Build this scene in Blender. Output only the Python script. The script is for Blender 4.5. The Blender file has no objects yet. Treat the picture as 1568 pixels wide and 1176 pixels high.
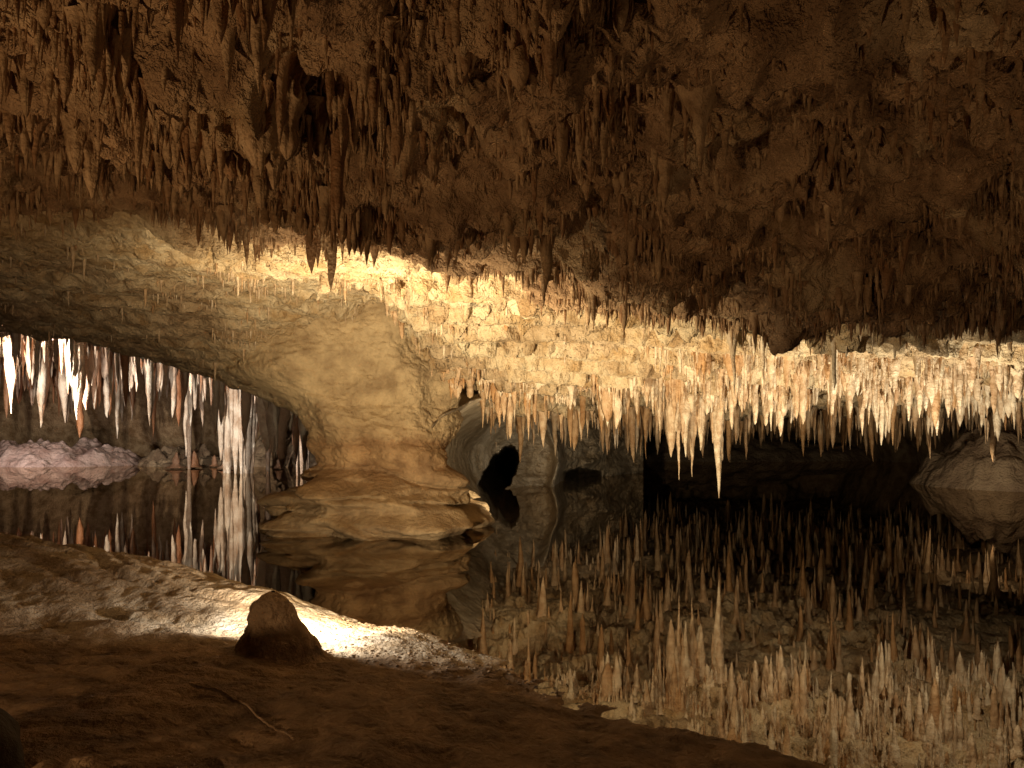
import bpy, math
import numpy as np
from mathutils import Vector
rng=np.random.default_rng(7)
H=1.6; F=1184.0; HY=650.0
def unproj(px,py,d):           # image pixel coordinates plus an estimated distance -> metres
    return ((px-784)/F*d, d, H+(HY-py)/F*d)
# ---------------------------------------------------------------- noise
perm=rng.permutation(256); perm=np.concatenate([perm,perm,perm])
gr=rng.normal(size=(256,3)); gr/=np.linalg.norm(gr,axis=1)[:,None]
def perlin(x,y,z):
    x,y,z=np.broadcast_arrays(x,y,z); sh=x.shape
    x=x.ravel();y=y.ravel();z=z.ravel()
    xi=np.floor(x).astype(np.int64);yi=np.floor(y).astype(np.int64);zi=np.floor(z).astype(np.int64)
    xf=x-xi;yf=y-yi;zf=z-zi
    f=lambda t:t*t*t*(t*(t*6-15)+10)
    u,v,w=f(xf),f(yf),f(zf); out=np.zeros(x.shape)
    for a in (0,1):
        for b in (0,1):
            for c in (0,1):
                h=perm[perm[perm[(xi+a)&255]+((yi+b)&255)]+((zi+c)&255)]
                g=gr[h]
                dt=g[:,0]*(xf-a)+g[:,1]*(yf-b)+g[:,2]*(zf-c)
                out+=dt*(u if a else 1-u)*(v if b else 1-v)*(w if c else 1-w)
    return (out*1.6).reshape(sh)
def fbm(x,y,z,o=4,g=.5):
    s=0;a=1;f=1.0
    for i in range(o):
        s=s+a*perlin(x*f+i*17.3,y*f+i*5.1,z*f+i*9.7); a*=g; f*=2.03
    return s
def ss(a,b,x):
    t=np.clip((x-a)/(b-a),0,1); return t*t*(3-2*t)
class RBF:
    def __init__(s,pts):
        P=np.array(pts,float); s.p=P[:,:2]
        D=np.linalg.norm(s.p[:,None]-s.p[None],axis=2)
        s.m=P[:,2].mean(); s.w=np.linalg.solve(D,P[:,2]-s.m)
    def __call__(s,x,y):
        out=np.full(np.shape(x),s.m)
        for (a,b),w in zip(s.p,s.w): out=out+w*np.sqrt((x-a)**2+(y-b)**2+.02)
        return out
# ---------------------------------------------------------------- mesh
def mk(name,V,Fc,mat,attrs=None,parent=None,smooth=True):
    V=np.asarray(V,np.float32).reshape(-1,3); Fc=np.asarray(Fc,np.int32)
    m=bpy.data.meshes.new(name); k=Fc.shape[1]
    m.vertices.add(len(V)); m.vertices.foreach_set("co",V.ravel())
    m.loops.add(Fc.size); m.loops.foreach_set("vertex_index",Fc.ravel())
    m.polygons.add(len(Fc)); m.polygons.foreach_set("loop_start",np.arange(0,Fc.size,k,dtype=np.int32))
    m.polygons.foreach_set("loop_total",np.full(len(Fc),k,np.int32))
    m.polygons.foreach_set("use_smooth",np.full(len(Fc),smooth))
    m.update(calc_edges=True)
    for n,a in (attrs or {}).items():
        at=m.attributes.new(n,'FLOAT','POINT'); at.data.foreach_set("value",np.asarray(a,np.float32).ravel())
    o=bpy.data.objects.new(name,m); bpy.context.scene.collection.objects.link(o)
    if mat: m.materials.append(mat)
    if parent: o.parent=parent
    return o
def gridf(ny,nx,wrap=False):
    i=np.arange(ny-1)[:,None]; j=np.arange(nx if wrap else nx-1)[None]
    j2=(j+1)%nx
    return np.stack([i*nx+j,i*nx+j2,(i+1)*nx+j2,(i+1)*nx+j],-1).reshape(-1,4)
# ---------------------------------------------------------------- materials
def rock(name,c1,c2,c3=None,scale=3,bump=.5,rough=.8,fine=35,attr=None,bd=.03,spec=.3,strata=None):
    m=bpy.data.materials.new(name); m.use_nodes=True; N=m.node_tree.nodes; L=m.node_tree.links
    b=N['Principled BSDF']; b.inputs['Roughness'].default_value=rough; b.inputs['Specular IOR Level'].default_value=spec
    g=N.new('ShaderNodeNewGeometry')
    n1=N.new('ShaderNodeTexNoise'); n1.inputs['Scale'].default_value=scale; n1.inputs['Detail'].default_value=4; n1.inputs['Roughness'].default_value=.65
    L.new(g.outputs['Position'],n1.inputs['Vector'])
    r=N.new('ShaderNodeValToRGB'); L.new(n1.outputs['Fac'],r.inputs['Fac'])
    r.color_ramp.elements[0].position=.36; r.color_ramp.elements[0].color=(*c1,1)
    r.color_ramp.elements[1].position=.64; r.color_ramp.elements[1].color=(*c2,1)
    col=r.outputs['Color']
    if attr:
        at=N.new('ShaderNodeAttribute'); at.attribute_name=attr
        mx=N.new('ShaderNodeMix'); mx.data_type='RGBA'
        L.new(at.outputs['Fac'],mx.inputs['Factor']); L.new(col,mx.inputs['A'])
        r3=N.new('ShaderNodeValToRGB'); L.new(n1.outputs['Fac'],r3.inputs['Fac'])
        r3.color_ramp.elements[0].position=.35; r3.color_ramp.elements[0].color=(*[v*k for v,k in zip(c3,(.68,.56,.42))],1)
        r3.color_ramp.elements[1].position=.6; r3.color_ramp.elements[1].color=(*c3,1)
        L.new(r3.outputs['Color'],mx.inputs['B']); col=mx.outputs['Result']
    if strata:
        sp=N.new('ShaderNodeSeparateXYZ'); L.new(g.outputs['Position'],sp.inputs[0])
        ad=N.new('ShaderNodeMath'); ad.operation='MULTIPLY_ADD'; L.new(n1.outputs['Fac'],ad.inputs[0]); ad.inputs[1].default_value=.45
        L.new(sp.outputs['Z'],ad.inputs[2])
        mr=N.new('ShaderNodeMath'); mr.operation='DIVIDE'; L.new(ad.outputs[0],mr.inputs[0]); mr.inputs[1].default_value=3.6
        sr=N.new('ShaderNodeValToRGB'); L.new(mr.outputs[0],sr.inputs['Fac']); e=sr.color_ramp.elements
        e[0].position=strata[0][0]; e[0].color=(*strata[0][1],1); e[1].position=strata[-1][0]; e[1].color=(*strata[-1][1],1)
        for p,c in strata[1:-1]:
            q=e.new(p); q.color=(*c,1)
        mm=N.new('ShaderNodeMix'); mm.data_type='RGBA'; mm.blend_type='MULTIPLY'; mm.inputs['Factor'].default_value=1
        L.new(col,mm.inputs['A']); L.new(sr.outputs['Color'],mm.inputs['B']); col=mm.outputs['Result']
    L.new(col,b.inputs['Base Color'])
    n2=N.new('ShaderNodeTexNoise'); n2.inputs['Scale'].default_value=fine*.5; n2.inputs['Detail'].default_value=4; n2.inputs['Roughness'].default_value=.65
    L.new(g.outputs['Position'],n2.inputs['Vector'])
    bp=N.new('ShaderNodeBump'); bp.inputs['Strength'].default_value=bump; bp.inputs['Distance'].default_value=bd*2
    L.new(n2.outputs['Fac'],bp.inputs['Height']); L.new(bp.outputs['Normal'],b.inputs['Normal'])
    return m
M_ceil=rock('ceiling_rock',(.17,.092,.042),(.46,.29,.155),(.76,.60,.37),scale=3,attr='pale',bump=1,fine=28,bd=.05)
M_near=rock('brown_dripstone',(.24,.14,.065),(.56,.38,.21),(.31,.17,.08),scale=6,attr='tint',bump=.8,fine=60,bd=.015,rough=.65)
M_cur=rock('cream_dripstone',(.52,.37,.22),(.86,.73,.52),(.54,.31,.13),scale=7,attr='tint',bump=.8,fine=40,bd=.02,rough=.5,spec=.5)
M_white=rock('white_dripstone',(.50,.36,.25),(.84,.75,.63),(.36,.16,.07),scale=1.8,attr='tint',bump=.8,fine=15,bd=.04,rough=.5,spec=.5)
M_pil=rock('pillar_limestone',(.38,.29,.19),(.68,.56,.39),scale=2.2,bump=.8,fine=26,bd=.03,rough=.75,
  strata=[(.0,(.50,.42,.32)),(.09,(.92,.82,.68)),(.2,(.80,.69,.54)),(.33,(.78,.60,.43)),(.38,(.96,.76,.54)),(.42,(.76,.56,.38)),(.455,(.95,.8,.60)),(.53,(.93,.82,.64)),(.8,(.98,.88,.70))])
M_wall=rock('tunnel_limestone',(.33,.24,.14),(.60,.48,.33),scale=1.6,bump=1,fine=8,bd=.09,rough=.7)
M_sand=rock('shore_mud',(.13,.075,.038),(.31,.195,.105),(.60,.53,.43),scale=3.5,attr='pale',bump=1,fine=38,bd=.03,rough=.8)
M_cone=rock('mud_rock',(.24,.15,.08),(.44,.30,.18),scale=6,bump=1,fine=40,bd=.03)
M_pink=rock('pink_flowstone',(.42,.27,.22),(.72,.55,.48),scale=1.5,bump=1,fine=8,bd=.08)
M_grey=rock('grey_limestone',(.24,.16,.10),(.45,.33,.21),scale=1.2,bump=1,fine=10,bd=.08)
M_dark=rock('dark_boulder_rock',(.02,.012,.006),(.05,.03,.015),scale=5)
# ---------------------------------------------------------------- ceiling
z3=unproj
A=RBF([z3(-300,0,3),z3(0,0,3),z3(400,0,3),z3(784,0,2.85),z3(1200,0,2.8),z3(1568,0,2.8),
 (-6,1,3.5),(0,0,3.5),(6,0,3.2),(-6,-4,3.2),(6,-4,3),(0,-4,3.3),
 z3(100,190,4.3),z3(400,190,4.2),z3(784,200,3.95),z3(1200,200,3.8),z3(1568,200,3.7),
 z3(-200,325,6),z3(0,325,5.9),z3(300,325,5.7),z3(600,345,5.3),z3(900,350,4.8),z3(1200,350,4.7),z3(1568,350,4.5),
 z3(600,365,5.9),z3(750,412,6.2),z3(900,460,6.95),z3(1200,488,7.3),z3(1568,490,7.2),z3(1000,440,5.8),z3(1300,450,5.6),
 (-9,6,3.2),(8,7,2.3),(9,3,2.4),(-9,9,3.3),(0,9,2.9),(5,9,2.4)])
Bp=[z3(-250,440,9),z3(-200,500,14),z3(0,400,8.5),z3(0,480,14),z3(150,520,14.6),z3(300,565,14),z3(400,605,13.3),z3(470,640,12.8),
 z3(200,450,10),z3(300,400,8),z3(400,500,11),z3(430,400,8),z3(550,470,11),z3(560,400,7.8),z3(650,450,8.3),z3(590,455,10),z3(630,510,10.5),
 z3(700,597,10.8),z3(670,560,10.7),z3(750,500,9),z3(760,597,11),z3(850,505,8.5),z3(850,590,11),z3(1000,522,9),z3(1000,582,11),z3(1200,530,9),z3(1200,590,11),
 z3(1400,535,8.6),z3(1400,592,11),z3(1600,535,8.6),z3(1600,592,11),z3(1900,540,9),z3(1900,600,12),
 (-1.5,13,2.6),(-2.5,12,3.2),(-.3,13,2.15),(2,14,1.95),(6,14,1.95),(11,14,1.95),(0,20,1.95),(6,20,2.05),(12,20,2.2),(0,30,1.9),(8,30,2.1),(15,30,2.2),
 (-9,6,3.4),(-3,6,3.5),(0,6.5,3.3),(5,7,2.7),(-14,14,3.6),(-5,16,2.6),(-4,22,2.4),(20,20,2),(20,8,2)]
B=RBF(Bp)
def lipE(x):
    return np.interp(x,[-12,-6,-2.6,-1,-.18,.68,2.55,4.8,9],[6.3,6.1,5.85,5.9,6.2,6.95,7.3,7.3,7.2])
def lipN(x): return lipE(x)+.26*perlin(x*1.1,3.3+0*x,0*x)+.14*perlin(x*3.1,1.3+0*x,0*x)+.06*perlin(x*9,2.3+0*x,0*x)
def stepf(t,q,a,b):
    return (np.floor(t/q)+ss(a,b,t/q-np.floor(t/q)))*q
def ceil(x,y,full=False):
    a=A(x,y); b=B(x,y)
    m=ss(-.06,.30,y-lipN(x))
    wx=x+.25*perlin(x*1.5,y*1.5,0*x+40); wy=y+.25*perlin(x*1.5,y*1.5,0*x+50)
    na=.26*fbm(wx*.9,wy*1.2,0*x+.3,2)+.17*fbm(wx*2.4,wy*2.9,0*x+4,3)
    rid=np.abs(perlin(wx*1.7,wy*3.2,0*x+8)); na=na+.22*rid-.06
    na=na*.5+.5*stepf(na,.16,.5,1.)
    for hx_,hy_,hr_,hd_ in [(-1.08,3.4,.20,.32),(-1.0,3.15,.16,.18),(-1.95,3.68,.19,.26),(-1.70,3.78,.13,.2),(-1.35,3.3,.14,.14),(-2.3,3.4,.2,.15),(-.45,4.3,.2,.12),(.9,3.6,.2,.12),(1.9,4.2,.3,.12),(-2.6,4.6,.3,.15)]:
        rr_=np.sqrt((wx-hx_)**2+(wy-hy_)**2)/hr_
        na=na-hd_*np.exp(-rr_**2.4)*(1+.3*perlin(x*12,y*12,0*x))
    na=na*(1-.45*ss(.9,.2,np.abs(y-lipE(x))))*(1-.5*ss(1.3,.3,np.abs(y-lipE(x)))*ss(.8,1.8,x))
    amp=np.interp(x,[-3,-1,1],[.5,1.15,1])
    nb=amp*(.19*fbm(x*.9,y*1.3,0*x+2.3,2)+.13*fbm(wx*2.6,wy*3.6,0*x+6,3)+.09*np.abs(perlin(wx*1.9+wy,wy*3.4-wx*.8,0*x+16)))
    t=b+nb*.8+.05*x; st=stepf(t,.13,.6,1)-t
    nb=nb+st*.9*ss(-3.2,-1.5,x)+st*.55
    yl=6.75+.35*perlin(x*1.7,0*x+4,0*x)+.12*perlin(x*6,0*x+4,0*x)
    nb=nb-.24*(1-ss(0,.06,y-yl))*ss(-3.1,-2.6,x)*ss(.2,-.5,x)
    yl2=7.7+.5*perlin(x*1.3,0*x+9,0*x)+.15*perlin(x*5,0*x+9,0*x)
    nb=nb-.17*(1-ss(0,.06,y-yl2))*ss(-4.2,-3.2,x)*ss(1.0,.0,x)
    yf=np.interp(x,[-2.4,-1.8,-1.2,-.77,1,8],[9.9,10.1,10.65,10.95,11.25,11.5])+.12*perlin(x*3,0*x+14,0*x)
    nb=nb+.55*ss(.0,.28,y-yf)*ss(-2.5,-1.7,x)*(1-.6*ss(-.4,.6,x))*ss(14.5,12.5,y)
    z=(a+na)*(1-m)+(b+nb)*m
    er=np.interp(x,[-16,-9.5,-5.8,-3.7],[14.6,14.8,13.8,13.2])
    mr=ss(0.2,2.4,y-er)*ss(-3.2,-5.0,x+ (y-13)*.1)
    c=4.0+.6*fbm(x*.3,y*.3,0*x+3,3)+.35*fbm(x*1.0,y*1.0,0*x+1,2)
    c=c-1.2*ss(-9,-5,x)
    z=z*(1-mr)+c*mr
    wn=1.2*fbm(x*.25,y*.25,0*x+7,3)
    w=ss(38,43,y+wn)+ss(15,18.5,x+wn)+ss(-22,-26,x+wn)+ss(-5,-8,y+wn*.5)+ss(33,36,y+wn)*ss(-4,-6,x)
    w=np.clip(w,0,1); z=z*(1-w)+(-2.2)*w
    fine=.030*fbm(x*9,y*9,z*9,3)+.018*perlin(x*26,y*26,z*10)
    z=z+fine*np.interp(x,[-3,-1],[.8,1])
    if full: return z,m,mr,w
    return z
def axis(segs):
    out=[]
    for a,b,s in segs: out.append(np.arange(a,b-1e-6,s))
    return np.concatenate(out+[np.array([segs[-1][1]])])
xs=axis([(-28,-14,.35),(-14,-7,.09),(-7,-4,.035),(-4,5,.018),(5,8,.03),(8,14,.08),(14,22,.3)])
ys=axis([(-10,1.5,.15),(1.5,2.3,.04),(2.3,8,.018),(8,12,.022),(12,18,.05),(18,30,.12),(30,46,.2)])
X,Y=np.meshgrid(xs,ys)
Z,m_,mr_,w_=ceil(X,Y,True)
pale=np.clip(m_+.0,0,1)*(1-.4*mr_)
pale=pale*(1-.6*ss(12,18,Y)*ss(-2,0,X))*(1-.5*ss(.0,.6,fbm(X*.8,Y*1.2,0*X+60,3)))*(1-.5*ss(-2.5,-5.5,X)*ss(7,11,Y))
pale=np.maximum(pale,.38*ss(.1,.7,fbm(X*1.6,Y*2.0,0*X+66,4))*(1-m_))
Xo=X+.05*perlin(X*6,Y*6,Z*5); Yo=Y+.06*perlin(X*6+9,Y*6,Z*5)
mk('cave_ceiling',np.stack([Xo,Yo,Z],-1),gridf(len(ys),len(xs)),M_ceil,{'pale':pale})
# ---------------------------------------------------------------- dripstone batches
def smooth(a,axis,k):
    for _ in range(k):
        a=(np.roll(a,1,axis)+2*a+np.roll(a,-1,axis))/4
    return a
def drips(name,P,L,R,mat,tint,S=8,K=8,p=.75,emb=.06,lump=.16,parent=None,up=False,lean=.03,sm=1,flare=1.6):
    P=np.asarray(P,float); n=len(P); L=np.asarray(L,float); R=np.asarray(R,float)
    t=np.linspace(0,1,K)[None,:]
    pp=p*np.exp(rng.normal(0,.4,size=(n,1)))
    prof=(1-t)**pp*.84+.16*(1-t**6)
    prof=prof*(1+lump*1.5*smooth(rng.normal(size=(n,K)),1,sm))
    prof[:,0]*=flare; prof[:,1]*=1+(flare-1)*.25
    prof=np.clip(prof,.02,2.4); prof[:,-1]=.04
    rad=R[:,None]*prof
    side=1+lump*.9*rng.normal(size=(n,1,S))+lump*.6*smooth(rng.normal(size=(n,K,S)),1,sm)
    th=np.linspace(0,2*np.pi,S,endpoint=False)[None,None]+rng.uniform(0,6,size=(n,1,1))
    ox=np.cumsum(rng.normal(size=(n,K))*lean,1)*L[:,None]/K*2; oy=np.cumsum(rng.normal(size=(n,K))*lean,1)*L[:,None]/K*2
    x=P[:,0,None,None]+ox[:,:,None]+rad[:,:,None]*side*np.cos(th)
    y=P[:,1,None,None]+oy[:,:,None]+rad[:,:,None]*side*np.sin(th)
    s=-1 if not up else 1
    z=(P[:,2]-s*emb)[:,None]+s*t*(L+emb)[:,None]
    z=z[:,:,None]+0*x+ (rng.normal(size=(n,K,S))*.012*L[:,None,None])*(1-(t==1))[:,:,None]
    V=np.stack([x,y,z],-1).reshape(-1,3)
    f=gridf(K,S,True)[None]+ (np.arange(n)*K*S)[:,None,None]
    tt=np.repeat(np.asarray(tint,float),K*S)
    return mk(name,V,f.reshape(-1,4),mat,{'tint':tt},parent)
def scatter(n,x0,x1,y0,y1,dens):
    ox=[];oy=[];c=0
    while c<n:
        x=rng.uniform(x0,x1,n*3);y=rng.uniform(y0,y1,n*3)
        k=rng.uniform(0,1,n*3)<dens(x,y); ox.append(x[k]);oy.append(y[k]);c+=k.sum()
    return np.concatenate(ox)[:n],np.concatenate(oy)[:n]
def dn(x,y):
    d=ss(-.05,.5,fbm(x*1.5,y*2.6,0*x+21,3))
    d=d*(.45+.55*ss(.8,-1,x)+.4*ss(2.2,3.2,x)); d=d+.10
    return d*(y<lipN(x)+.02)
x,y=scatter(38000,-5,5.5,1.9,7.4,dn)
near=ss(6.6,4.5,y)
L=np.clip(rng.exponential(.028,len(x))+.010,0,.26)*(1+.5*ss(.3,-1.5,x)*near)*(.5+1.1*ss(-.3,.4,fbm(x*2.2,y*2.2,0*x+90,2))); R=(.004+.005*rng.uniform(0,1,len(x))+L*rng.uniform(.06,.13,len(x)))*np.exp(rng.normal(0,.25,len(x)))
drips('small_stalactites',np.stack([x,y,ceil(x,y)],-1),L,R,M_near,rng.uniform(0,1,len(x))**1.5,S=6,K=6)
cx,cy=scatter(110,-4.5,5,2.2,5.8,lambda x,y:(.25+.75*ss(.5,-1,x))*(y<lipN(x)-.8)*ss(-.2,.3,fbm(x*1.5,y*2.6,0*x+21,2)))
xx=[];yy=[];LL=[];RR=[]
for a,b in zip(cx,cy):
    k=rng.integers(3,10); xx+=list(a+rng.normal(0,.06,k)); yy+=list(b+rng.normal(0,.05,k)); l=rng.uniform(.05,.20)*rng.uniform(.3,1.1,k); LL+=list(l); RR+=list((.012+l*.11)*rng.uniform(.8,1.9))
xx=np.array(xx);yy=np.array(yy);LL=np.array(LL)
drips('stalactite_cluster',np.stack([xx,yy,ceil(xx,yy)],-1),LL,RR,M_near,rng.uniform(0,.8,len(xx)),S=9,K=10,p=.6)
big=[(420,290,3.4,.12),(395,255,3.35,.11),(440,245,3.4,.11),(400,322,3.9,.05),(140,305,3.7,.09),(118,265,3.65,.09),(160,255,3.75,.09),(245,300,3.8,.075),(225,250,3.7,.07),(260,240,3.75,.07),(270,170,3.3,.10),(40,180,3.4,.05),
 (560,190,3.5,.04),(630,125,3.1,.04),(350,250,3.8,.045),(300,165,3.3,.08),(745,195,3.9,.02),(802,160,3.5,.03),(1285,245,3.9,.035),(1470,290,4.2,.04),(1110,180,3.5,.04),(590,265,4.6,.035),(85,205,3.5,.05),(370,240,3.5,.05),(460,230,3.6,.05)]
P=[];L=[];R=[]
for px,py,d,r in big:
    X0,Y0,Z0=unproj(px,py,d); zc=float(ceil(np.array([X0]),np.array([Y0]))[0]); l=max(zc-Z0,.12); P.append((X0,Y0,zc)); L.append(l); R.append(r)
drips('large_stalactite_group',P,L,R,M_near,[.05]*len(P),S=30,K=34,p=.62,lump=.14,emb=.4,sm=2,flare=1.0)
x=rng.uniform(-4.5,6,1100); x=x[rng.uniform(0,1,1100)<.12+.88*ss(-1,1.2,x)]; y=lipN(x)-rng.uniform(-.02,.22,len(x))
L=np.clip(rng.exponential(.04,len(x))+.015,0,.16); drips('rim_stalactites',np.stack([x,y,ceil(x,y)],-1),L,.008+.10*L,M_near,rng.uniform(0,1,len(x)),S=7,K=7)
# lit curtain behind the lip
def dc(x,y):
    d=ss(-.25,.35,fbm(x*1.3,y*1.6,0*x+31,3))+.08
    rt=ss(1.5,3.5,x)
    g=np.exp(-((y-10.7)/.35)**2)*(1-.5*rt)+rt*np.exp(-((y-10.2)/.9)**2)+.35*rt*np.exp(-((y-9)/.6)**2)+.07
    return d*g*ss(-1.3,-.7,x)*(y>lipN(x)+.4)
x,y=scatter(4000,-1.3,8,7.6,12.5,dc)
cl=ss(-.45,.5,fbm(x*2.6,y*1.8,0*x+95,2))
L=np.clip(rng.exponential(.08,len(x))+.02,0,.55)*(.25+1.6*cl)*(1-.5*ss(1.3,.6,x)); R=(.006+L*rng.uniform(.04,.11,len(x)))*np.exp(rng.normal(0,.35,len(x)))
drips('pale_stalactites',np.stack([x,y,ceil(x,y)],-1),L,R,M_cur,np.clip(rng.uniform(-.5,1,len(x))*.9+.4*ss(1.5,-1,x),0,1),S=7,K=9,p=.6,lump=.2)
xx=[];yy=[];LL=[];RR=[];TT=[]
for i in range(80):
    a=rng.uniform(-.9,7.2); b=rng.normal(10.75,.12) if a<1.8 else rng.uniform(9.0,11.2)
    if b<lipN(np.array([a]))[0]+.5: continue
    k=rng.integers(6,18); an=rng.normal(0,.5); s0=np.arange(k)*rng.uniform(.018,.034); l0=rng.uniform(.08,.42)*(.55 if a<1.3 else 1); tn=rng.uniform(0,.9)
    env=np.sin(np.pi*(np.arange(k)+.7)/(k+.4))**.7
    xx+=list(a+s0*np.cos(an)); yy+=list(b+s0*np.sin(an)); LL+=list(l0*env*rng.uniform(.4,1.15,k)); RR+=list(rng.uniform(.016,.038,k)); TT+=list(np.clip(tn+rng.normal(0,.15,k),0,1))
xx=np.array(xx);yy=np.array(yy)
drips('dripstone_draperies',np.stack([xx,yy,ceil(xx,yy)],-1),LL,RR,M_cur,TT,S=9,K=12,p=.4,lump=.16,emb=.1)
sp=[(1097,762,10.9,.065),(1040,735,10.9,.08),(1060,730,11.0,.075),(1028,700,10.9,.085),(1072,690,11,.07),(1195,668,10.6,.085),(1180,660,10.5,.08),(1435,667,9.8,.08),(1350,682,10.4,.07),(1300,640,9.6,.08),(1275,635,9.6,.07),
 (780,672,10.8,.07),(765,655,10.8,.06),(808,675,10.9,.04),(720,610,10.7,.07),(700,600,10.7,.06),(745,612,10.7,.06),(690,590,10.6,.05),(845,615,10.8,.045),(975,635,10.8,.07),(960,625,10.9,.06),(1120,640,10.5,.08),(1155,650,10.5,.06),
 (1230,650,10.3,.07),(1390,645,9.6,.07),(1410,640,9.5,.08),(1330,650,9.9,.06),(1470,635,9.4,.05),(1530,600,9.2,.08),(1450,640,9.6,.06),(1010,660,10.9,.07),(1050,700,10.8,.09),(930,610,10.7,.045),(615,520,9.9,.05),(605,500,9.8,.045),(880,600,10.7,.045),
 (855,610,10.9,.045),(1255,600,9.2,.06),(1370,600,9.1,.07),(1490,600,9,.07),(1560,610,9,.08)]
P=[];L=[];R=[];T=[]
for px,py,d,r in sp:
    X0,Y0,Z0=unproj(px,py,d); zc=float(ceil(np.array([X0]),np.array([Y0]))[0]); l=max(zc-Z0,.12)
    t=rng.uniform(0,.4)+(.4 if px<860 else 0); P.append((X0,Y0,zc)); L.append(l); R.append(r); T.append(t)
    for k in range(rng.integers(4,10)):
        a=X0+rng.normal(0,.08); b=Y0+rng.normal(0,.06); zc=float(ceil(np.array([a]),np.array([b]))[0])
        P.append((a,b,zc)); L.append(l*rng.uniform(.15,.7)); R.append(r*rng.uniform(.35,1)); T.append(min(1,t+rng.uniform(0,.4)))
drips('long_stalactite_group',P,L,R,M_cur,T,S=14,K=20,p=.6,lump=.14,emb=.12)
x,y=scatter(2600,-.5,15,11.7,30,lambda x,y:ss(-.2,.5,fbm(x*.7,y*.7,0*x+5,2))+.15)
L=np.clip(rng.exponential(.25,len(x))+.1,0,1.0); drips('distant_stalactites',np.stack([x,y,ceil(x,y)],-1),L,.018+L*.07,M_cur,rng.uniform(.4,1,len(x)),S=6,K=7)
x,y=scatter(1000,-7,-.5,6.8,12,lambda x,y:ss(.05,.5,fbm(x*1.0+y*.4,y*2.2,0*x+55,2))*(.3+.7*ss(-4.5,-3,x)))
L=np.clip(rng.exponential(.05,len(x))+.02,0,.25); drips('thin_stalactites',np.stack([x,y,ceil(x,y)],-1),L,.007+L*.07,M_cur,rng.uniform(.1,.8,len(x)),S=6,K=6)
# left room
x,y=scatter(3800,-21,-5,15.3,31,lambda x,y:ss(-.3,.3,fbm(x*.45,y*.45,0*x+77,2))+.1)
zc=ceil(x,y); L=np.clip(rng.exponential(.48,len(x))+.08,0,2.6)*ss(14,20,y)**.3; L=np.minimum(L,np.maximum(zc-.4,.1))
drips('white_stalactites',np.stack([x,y,zc],-1),L,(.02+L*rng.uniform(.035,.08,len(x)))*np.exp(rng.normal(0,.25,len(x))),M_white,np.clip(rng.uniform(-.4,1.1,len(x))+.6*ss(20,27,y),0,1),S=8,K=10,p=.6,emb=.2)
sp=[(60,655,22,.13),(45,580,20,.16),(180,672,24,.13),(165,640,24,.12),(285,700,25,.12),(15,570,19,.15),(110,600,21,.12),(230,620,23,.13),(245,600,22,.13),(210,600,21,.11),(265,640,24,.12)]
P=[];L=[];R=[];T=[]
for px,py,d,r in sp:
    X0,Y0,Z0=unproj(px,py,d)
    for k in range(5):
        a=X0+(rng.normal(0,.2) if k else 0); b=Y0+(rng.normal(0,.2) if k else 0); zc=float(ceil(np.array([a]),np.array([b]))[0]); P.append((a,b,zc)); L.append(max(zc-Z0,.4)*(rng.uniform(.3,.8) if k else 1)); R.append(r*(rng.uniform(.4,1) if k else 1)); T.append(rng.uniform(0,.4))
drips('tall_white_stalactites',P,L,R,M_white,T,S=12,K=18,p=.6,emb=.2)
P=[];L=[];R=[]
for px,d,r,bot in [(338,25.2,.18,705),(350,25.4,.2,735),(362,25.0,.17,735),(378,25.3,.2,735),(385,25.5,.13,735),(345,25.6,.17,735),(372,25.7,.2,735),(330,25.5,.12,670),(392,25.6,.12,660),(355,24.9,.12,690),(370,24.9,.13,735),(340,24.8,.1,650),(383,24.8,.1,640)]:
    X0=(px-784)/F*d; zb=H+(HY-bot)/F*d; zc=3.4; P.append((X0,d,zc)); L.append(zc-zb); R.append(r)
drips('white_column',P,L,R,M_white,[.05]*len(P),S=20,K=34,p=.4,lump=.12,emb=.6,lean=.012,sm=2)
P=[];L=[];R=[]
for px,d,r in [(462,24,.09),(472,24.3,.06),(455,24.2,.05),(290,28,.10),(410,27,.12)]:
    X0=(px-784)/F*d; P.append((X0,d,3.4)); L.append(3.9); R.append(r)
drips('slender_columns',P,L,R,M_white,[.4]*len(P),S=12,K=26,p=.25,lump=.12,emb=.5,lean=.012,sm=2)
x,y=scatter(16,-13.5,-7,27,33,lambda x,y:.5+0*x); L=rng.uniform(.15,.6,len(x))
drips('stalagmites',np.stack([x,y,.1+0*x],-1),L,.08+L*.2,M_white,rng.uniform(.5,1,len(x)),S=9,K=9,p=.5,up=True)
# ---------------------------------------------------------------- pillar
zz=np.linspace(-.6,3.9,260); th=np.linspace(0,2*np.pi,440,endpoint=False)
zk=[-.6,0,.12,.3,.6,.85,1.0,1.3,1.6,2,2.5,3,3.9]
Lx=np.interp(zz,zk,[-3.85,-3.7,-3.72,-3.6,-3.35,-3.05,-2.92,-3.0,-3.25,-3.6,-4.4,-5.3,-6.4])
Rx=np.interp(zz,zk,[-.3,-.42,-.42,-.55,-.78,-.95,-1.02,-1.05,-.98,-.85,-.8,-1.0,-1.2])
ry=np.interp(zz,zk,[1.5,1.4,1.4,1.3,1.1,.95,.85,.85,.9,.85,.8,1.0,1.5])
for arr in (Lx,Rx,ry):
    arr[:]=np.convolve(np.pad(arr,7,'edge'),np.ones(15)/15,'valid')
T,ZZ=np.meshgrid(th,zz); cx=((Lx+Rx)/2)[:,None]; rx=((Rx-Lx)/2)[:,None]; ryy=ry[:,None]
c,s=np.cos(T),np.sin(T)
pxx=cx+rx*np.sign(c)*np.abs(c)**.9; pyy=12.3+ryy*np.sign(s)*np.abs(s)**.85
up_=ss(1.1,1.5,ZZ)
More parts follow.
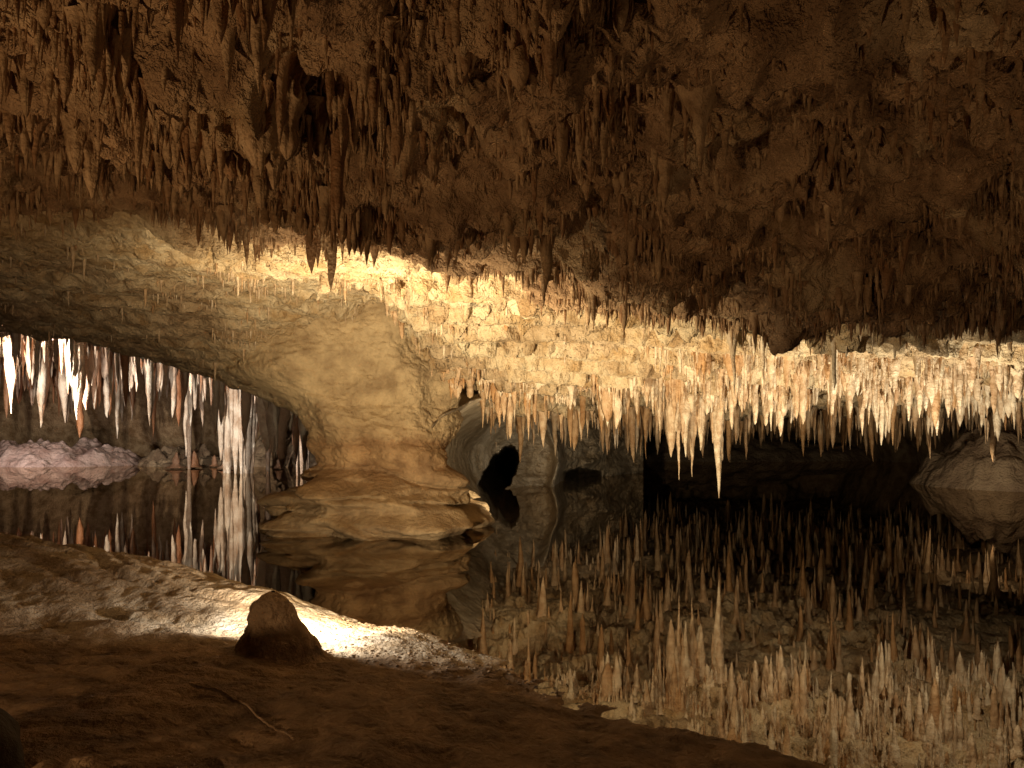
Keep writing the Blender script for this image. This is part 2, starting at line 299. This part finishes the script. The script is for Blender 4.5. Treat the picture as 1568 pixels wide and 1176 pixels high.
nz=.36*fbm(pxx*.8,pyy*.8,ZZ*1.0,2)+.07*(1-.5*up_)*fbm(pxx*2,pyy*2,ZZ*4,3)+.026*fbm(pxx*9,pyy*9,ZZ*14,3)
low=ss(1.15,.55,ZZ); nz=nz+low*.44*(np.abs(perlin(pxx*1.1+ZZ*1.3,pyy*1.3,ZZ*2.4))-.2)
lob=.19*low*np.sin(pxx*3.2+ZZ*4+3*perlin(pxx,pyy,ZZ*1.5)); nz=nz+lob
nz=nz+.22*np.exp(-((ZZ-.12)/.13)**2)*ss(-.2,.4,perlin(pxx*1.2+3,pyy*1.2,0*ZZ)+.2)
st=ZZ+.28*perlin(pxx*.7,pyy*.7,ZZ)+.10*pxx; q=.30; ph=st/q-np.floor(st/q); nz=nz-.18*ss(.70,.93,ph)*low*ss(-.5,.3,perlin(pxx*.9,pyy,ZZ*2+5))-.03*ss(.85,1,ph)*(1-ss(1.8,2.4,ZZ))
nz=nz-.14*np.exp(-((ZZ-.95-.1*perlin(pxx,pyy,0*ZZ))/.12)**2)
mk('limestone_pillar',np.stack([pxx+nz*c,pyy+nz*s,ZZ],-1),gridf(len(zz),len(th),True),M_pil)
# ---------------------------------------------------------------- tunnel wall (relief with funnel-shaped passage)
U=np.linspace(625,985,460); Vv=np.linspace(535,800,340); UU,VV=np.meshgrid(U,Vv)
base=np.interp(UU,[625,690,740,780,810,870,985],[12.6,13.3,14.4,16.6,18.6,22,25.5])
ro=np.sqrt(((UU-752)/98)**2+((VV-706)/(92))**2); 
ro=ro+.05*perlin(UU/50,VV/50,0*UU)
t=ss(1.0,.05,ro)
ca,sa=.55,-.835
du=UU-764; dv=VV-724; hx=(du*ca+dv*sa)/45; hy=(-du*sa+dv*ca)/22; rh=np.sqrt(hx*hx+hy*hy)+.16*perlin(UU/16,VV/16,0*UU)+.06*perlin(UU/5,VV/5,0*UU)
dep=base+ (4.4*np.sqrt(np.clip(t,0,1)))*np.interp(UU,[660,760,860],[1,1,.5]) -1.0*np.exp(-((ro-1.05)/.07)**2)
dep=dep+12*ss(1.08,.8,rh)
h2=VV-(722-6*np.exp(-((UU-892)/22)**2)+3*perlin(UU/9,0*UU,0*UU)); hole2=ss(0,3,h2)*ss(30,22,np.abs(UU-892)); dep=dep+5*hole2
xw=(UU-784)/F*dep; zw=H+(HY-VV)/F*dep
nn=.8*fbm(xw*.55,zw*1.1,dep*.15,3)*(.18+.82*ss(.95,1.15,ro))+.18*fbm(xw*1.5,zw*2.5,dep*.2,3)+.06*fbm(xw*6,zw*8,dep*.3,3)+.12*np.abs(perlin(xw*1.2+zw,zw*2.2,0*xw))
dep=dep+nn; xw=(UU-784)/F*dep; zw=H+(HY-VV)/F*dep
mk('tunnel_wall',np.stack([xw,dep,zw],-1),gridf(340,460),M_wall)
# ---------------------------------------------------------------- mounds
def mound(name,cx,cy,rx,ry,h,mat,amp=.25,fr=1.2,n=160,p=.6):
    a=np.linspace(-1.15,1.15,n); XX,YY=np.meshgrid(a,a); r2=XX**2+YY**2
    x=cx+XX*rx; y=cy+YY*ry
    hh=(h+.35)*np.clip(1-r2,0,1)**p-.35-.4*np.clip(r2-1,0,2)
    n1=fbm(x*fr,y*fr,0*x+cx,4); z=hh+amp*n1*np.clip(1.2-r2,0,1)+amp*.6*np.abs(perlin(x*fr*2,y*fr*2,0*x))
    q=.3*h; tt=z/q+.6*perlin(x*fr*.6,y*fr*.6,0*x); z=z+.25*(ss(.5,1,tt-np.floor(tt))-(tt-np.floor(tt)))*q
    return mk(name,np.stack([x,y,z],-1),gridf(n,n),mat)
mound('shore_boulder',14.9,20.4,4.2,3.0,1.8,M_grey,amp=.6,fr=.9)
mound('shore_boulder.001',14.8,18.2,2.7,1.3,.4,M_grey,amp=.2,fr=.8)
mound('shore_boulder.002',9.5,36,8,3,1.2,M_grey,amp=.4,fr=.5)
mound('flowstone_mound',-18.3,31,3.8,2.2,.7,M_pink,amp=.45,fr=.9,p=.5)
mound('flowstone_mound.001',-13.0,31,2.2,2,.4,M_grey,amp=.5,fr=1)
mound('flowstone_mound.002',-8.6,31,2.6,2,1.1,M_grey,amp=.6,fr=1)
# ---------------------------------------------------------------- ground
G=RBF([(1.42,3.6,0),(1.22,3.95,0),(.44,4.5,0),(.1,4.95,0),(-.15,5.45,0),(-.75,6.0,.0),(-1.5,6.6,0),(-2.3,7.3,0),(-3.7,8.2,0),(-5.4,8.9,-.02),(-6.6,8.9,0),(-8,9.3,-.25),(-7,10.5,-.6),(-9,13,-1.2),
 (2.5,4,-.4),(2,6,-.9),(0,7,-.7),(-1,8,-.8),(-3,10,-1.0),(-6,12,-1.2),(1.2,5,-.40),(.4,5.6,-.22),(-.4,6.4,-.3),(2.3,3,-.16),(3,2,0),(4,1,.1),(6,2,-.1),(6,-2,.3),(9,5,-.8),
 (0,3,.13),(-1,3.4,.2),(-.9,4.5,.15),(-2,4.5,.2),(-3.5,4.5,.24),(-1.6,4.9,.18),(-1.0,4.95,.09),(-.4,4.7,.08),(-2.6,4.95,.19),
 (-1.4,5.4,.05),(-2.0,5.5,.10),(-.8,5.4,.08),(-.40,5.25,.06),(-3,5.6,.20),(-1.5,5.9,.09),(-.7,5.75,.06),
 (-2.0,6.25,.28),(-3.42,6.8,.46),(-4.6,7.2,.55),(-5.6,7.4,.60),(-8,7.6,.6),
 (0,0,.1),(-3,2,.35),(-5,4,.5),(-6,6,.5),(-4,5.8,.33),(1,2,.1),(.4,3.8,.06),(0,-6,.3),(-10,4,.8),(-10,-4,.8),
 (0,14,-1.5),(0,30,-1.7),(15,15,-1.5),(-15,20,-1.6),(-15,40,-1.6),(15,40,-1.7),(-24,20,-1.5),(-24,10,-.6),(22,5,-1.4),(22,25,-1.5)])
def ground(x,y):
    z=G(x,y)
    u=(x*.55+y*.85); v=(-x*.85+y*.55)
    lft=ss(-1.5,-2.4,x)*ss(5,5.8,y)
    z=z+.04*fbm(x*1.2,y*1.2,0*x,3)+.09*np.abs(perlin(u*3.5+.8*perlin(x,y,0*x),v*.7,0*x+3))*lft+.014*fbm(x*7,y*7,0*x+2,4)+.03*np.abs(perlin(x*3,y*4,0*x+12))-.01
    return z
gx=axis([(-26,-8,.3),(-8,-4,.05),(-4,3,.016),(3,8,.06),(8,22,.3)]); gy=axis([(-10,1.5,.2),(1.5,7,.016),(7,9,.03),(9,14,.08),(14,46,.4)])
X,Y=np.meshgrid(gx,gy); Z=ground(X,Y)
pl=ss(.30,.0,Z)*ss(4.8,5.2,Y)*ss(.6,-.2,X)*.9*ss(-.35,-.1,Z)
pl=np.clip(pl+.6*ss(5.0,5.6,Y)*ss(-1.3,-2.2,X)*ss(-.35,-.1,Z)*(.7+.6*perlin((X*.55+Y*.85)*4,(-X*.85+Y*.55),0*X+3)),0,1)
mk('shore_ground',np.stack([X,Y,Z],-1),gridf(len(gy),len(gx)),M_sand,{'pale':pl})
zz=np.linspace(0,1,60); th=np.linspace(0,2*np.pi,90,endpoint=False); T,ZZ=np.meshgrid(th,zz)
pr=np.interp(ZZ,[0,.15,.4,.65,.84,.94,1],[1.45,1.12,.9,.72,.56,.38,.0])
gz=float(ground(np.array([-1.49]),np.array([4.92]))[0])
x=-1.49+.235*pr*np.cos(T); y=4.92+.17*pr*np.sin(T); z=gz-.06+(.53-gz+.06)*ZZ
nn=.045*fbm(x*4,y*4,z*4,4); x=x+nn*np.cos(T)-.03*ZZ; y=y+nn*np.sin(T); z=z+.04*perlin(x*5,y*5,0*x)*ZZ
mk('cone_shaped_rock',np.stack([x,y,z],-1),gridf(60,90,True),M_cone)
n=2200; x=rng.uniform(-1.7,1.3,n); y=rng.uniform(4.1,6.2,n); g=ground(x,y); k=(g>-.03)&(g<.09)&(y>4.6-.3*x); x,y,g=x[k],y[k],g[k]; n=len(x)
r=rng.uniform(.004,.014,n); ph=np.linspace(0,np.pi,6)[None,:,None]; t8=np.linspace(0,2*np.pi,8,endpoint=False)[None,None]
rr=r[:,None,None]*(1+.15*rng.normal(size=(n,6,8)))
V=np.stack([x[:,None,None]+rr*np.sin(ph)*np.cos(t8)*1.2,y[:,None,None]+rr*np.sin(ph)*np.sin(t8),g[:,None,None]+rr*.6*np.cos(ph)+0*t8],-1).reshape(-1,3)
mk('pebbles',V,(gridf(6,8,True)[None]+(np.arange(n)*48)[:,None,None]).reshape(-1,4),M_grey)
zz=np.linspace(0,1,30); T,ZZ=np.meshgrid(np.linspace(0,2*np.pi,48,endpoint=False),zz)
pr=np.interp(ZZ,[0,.8,.95,1],[1,.95,.8,0]); x=-2.2+.28*pr*np.cos(T); y=3.0+.25*pr*np.sin(T); z=.05+.42*ZZ; nn=.05*fbm(x*3,y*3,z*3,3)
mk('dark_boulder',np.stack([x+nn*np.cos(T),y+nn*np.sin(T),z],-1),gridf(30,48,True),M_dark)
cu=bpy.data.curves.new('thin_cable','CURVE'); cu.dimensions='3D'; cu.bevel_depth=.0045
ka=np.array([(290,1048),(320,1056),(350,1066),(375,1080),(392,1096),(408,1110),(428,1121),(450,1136)],float)
wk=[]
for px,py in ka:
    g0=.2
    for _ in range(6):
        d=F*(H-g0)/(py-HY); X0=(px-784)/F*d; g0=.5*g0+.5*float(ground(np.array([X0]),np.array([d]))[0])
    wk.append((X0,d))
wk=np.array(wk); ii=np.linspace(0,len(wk)-1,60); wx_=np.interp(ii,np.arange(len(wk)),wk[:,0]); wy_=np.interp(ii,np.arange(len(wk)),wk[:,1])
for _ in range(3):
    wx_[1:-1]=(wx_[:-2]+2*wx_[1:-1]+wx_[2:])/4; wy_[1:-1]=(wy_[:-2]+2*wy_[1:-1]+wy_[2:])/4
wz_=ground(wx_,wy_)+.007
s_=cu.splines.new('POLY'); s_.points.add(59)
for i in range(60): s_.points[i].co=(wx_[i],wy_[i],wz_[i],1)
tw=bpy.data.objects.new('thin_cable',cu); bpy.context.scene.collection.objects.link(tw); cu.materials.append(M_cone)
# ---------------------------------------------------------------- lake
m=bpy.data.materials.new('lake_water'); m.use_nodes=True; N=m.node_tree.nodes; Lk=m.node_tree.links
N.remove(N['Principled BSDF']); out=N['Material Output']
fr=N.new('ShaderNodeFresnel'); fr.inputs['IOR'].default_value=1.55
gl=N.new('ShaderNodeBsdfGlossy'); gl.inputs['Roughness'].default_value=.0; gl.inputs['Color'].default_value=(.98,.89,.77,1)
tr=N.new('ShaderNodeBsdfTransparent'); tr.inputs['Color'].default_value=(.45,.32,.20,1)
mx=N.new('ShaderNodeMixShader'); Lk.new(fr.outputs[0],mx.inputs[0]); Lk.new(tr.outputs[0],mx.inputs[1]); Lk.new(gl.outputs[0],mx.inputs[2]); Lk.new(mx.outputs[0],out.inputs['Surface'])
g=N.new('ShaderNodeNewGeometry')
wn=N.new('ShaderNodeTexNoise'); wn.inputs['Scale'].default_value=1.6; wn.inputs['Detail'].default_value=1; Lk.new(g.outputs['Position'],wn.inputs['Vector'])
bp=N.new('ShaderNodeBump'); bp.inputs['Strength'].default_value=.02; bp.inputs['Distance'].default_value=.02; Lk.new(wn.outputs['Fac'],bp.inputs['Height'])
Lk.new(bp.outputs[0],gl.inputs['Normal'])
mk('lake_water',[(-27,-9,0),(21,-9,0),(21,45,0),(-27,45,0)],[(0,1,2,3)],m,smooth=False)
# ---------------------------------------------------------------- lamps
def lamp(name,loc,tgt,power,col,ang=120,blend=.6,r=.05,kind='SPOT'):
    l=bpy.data.lights.new(name,kind); l.energy=power; l.color=col
    if kind=='SPOT': l.spot_size=math.radians(ang); l.spot_blend=blend; l.shadow_soft_size=r
    elif kind=='POINT': l.shadow_soft_size=r
    else: l.shape='DISK'; l.size=r
    o=bpy.data.objects.new(name,l); bpy.context.scene.collection.objects.link(o); o.location=loc
    o.rotation_euler=(Vector(tgt)-Vector(loc)).to_track_quat('-Z','Y').to_euler(); return o
lamp('shore_spotlight',(-1.5,5.3,.32),(-.6,8.0,2.7),1350,(1,.82,.54),ang=108,blend=1,r=.03)
lamp('shore_spotlight.001',(-1.55,5.28,.34),(-2.9,6.1,.10),75,(1,.91,.76),ang=95,blend=.9,r=.03)
lamp('shore_spotlight.002',(-1.45,5.28,.36),(-.4,5.7,.0),55,(1,.91,.76),ang=115,blend=.7,r=.03)
lamp('shore_spotlight.003',(-1.5,5.3,.32),(-1.2,9.5,.9),330,(1,.80,.53),ang=135,blend=.8,r=.03)
lamp('curtain_spotlight',(1.9,8.3,.12),(2.0,10.4,2.4),310,(1,.82,.56),ang=98,blend=.5,r=.04)
lamp('curtain_spotlight.001',(4.7,8.2,.12),(4.9,10.0,2.4),470,(1,.88,.68),ang=98,blend=.5,r=.04)
lamp('room_spotlight',(-11,15.4,2.6),(-12,24,3.4),3600,(1,.87,.73),ang=118,blend=.5,r=.1)
lamp('room_spotlight.001',(-7.9,18,.4),(-9.4,25,3.0),800,(1,.91,.80),ang=95,blend=.5,r=.1)
lamp('flowstone_spotlight',(-17.6,26.5,.4),(-18.4,31,1.2),150,(1,.80,.76),ang=105,blend=.6,r=.1)
lamp('tunnel_spotlight',(.5,11.8,.15),(-.6,15.5,1.4),200,(1,.84,.58),ang=90,blend=.6,r=.05)
lamp('tunnel_spotlight.001',(1.9,16.5,.15),(.9,21.5,1.2),85,(1,.92,.76),ang=110,blend=.6,r=.08)
lamp('right_spotlight',(9.0,15.5,.3),(14,19.5,1.2),180,(1,.82,.58),ang=110,blend=.8,r=.15)
lamp('ceiling_fill',(-2.9,1.4,.6),(-1.4,4.2,3.2),42,(1,.65,.34),kind='AREA',r=.12)  # unseen warm fill, added to brighten the near ceiling
lamp('ceiling_fill.001',(3.2,1.2,.5),(1.8,4.8,2.9),13,(1,.65,.35),kind='AREA',r=.12)  # weaker unseen fill added on the right for the same ceiling
w=bpy.data.worlds.new('World'); bpy.context.scene.world=w; w.use_nodes=True
w.node_tree.nodes['Background'].inputs[0].default_value=(.5,.35,.2,1); w.node_tree.nodes['Background'].inputs[1].default_value=.002
# ---------------------------------------------------------------- camera
cam=bpy.data.cameras.new('camera'); co=bpy.data.objects.new('camera',cam); bpy.context.scene.collection.objects.link(co)
co.location=(0,0,H); co.rotation_euler=(math.radians(90),0,0); cam.sensor_width=36; cam.lens=F/1568*36; cam.shift_y=62/1568; cam.clip_end=200; cam.clip_start=.05
sc=bpy.context.scene; sc.camera=co
sc.view_settings.view_transform='Standard'; sc.view_settings.look='None'; sc.view_settings.exposure=0
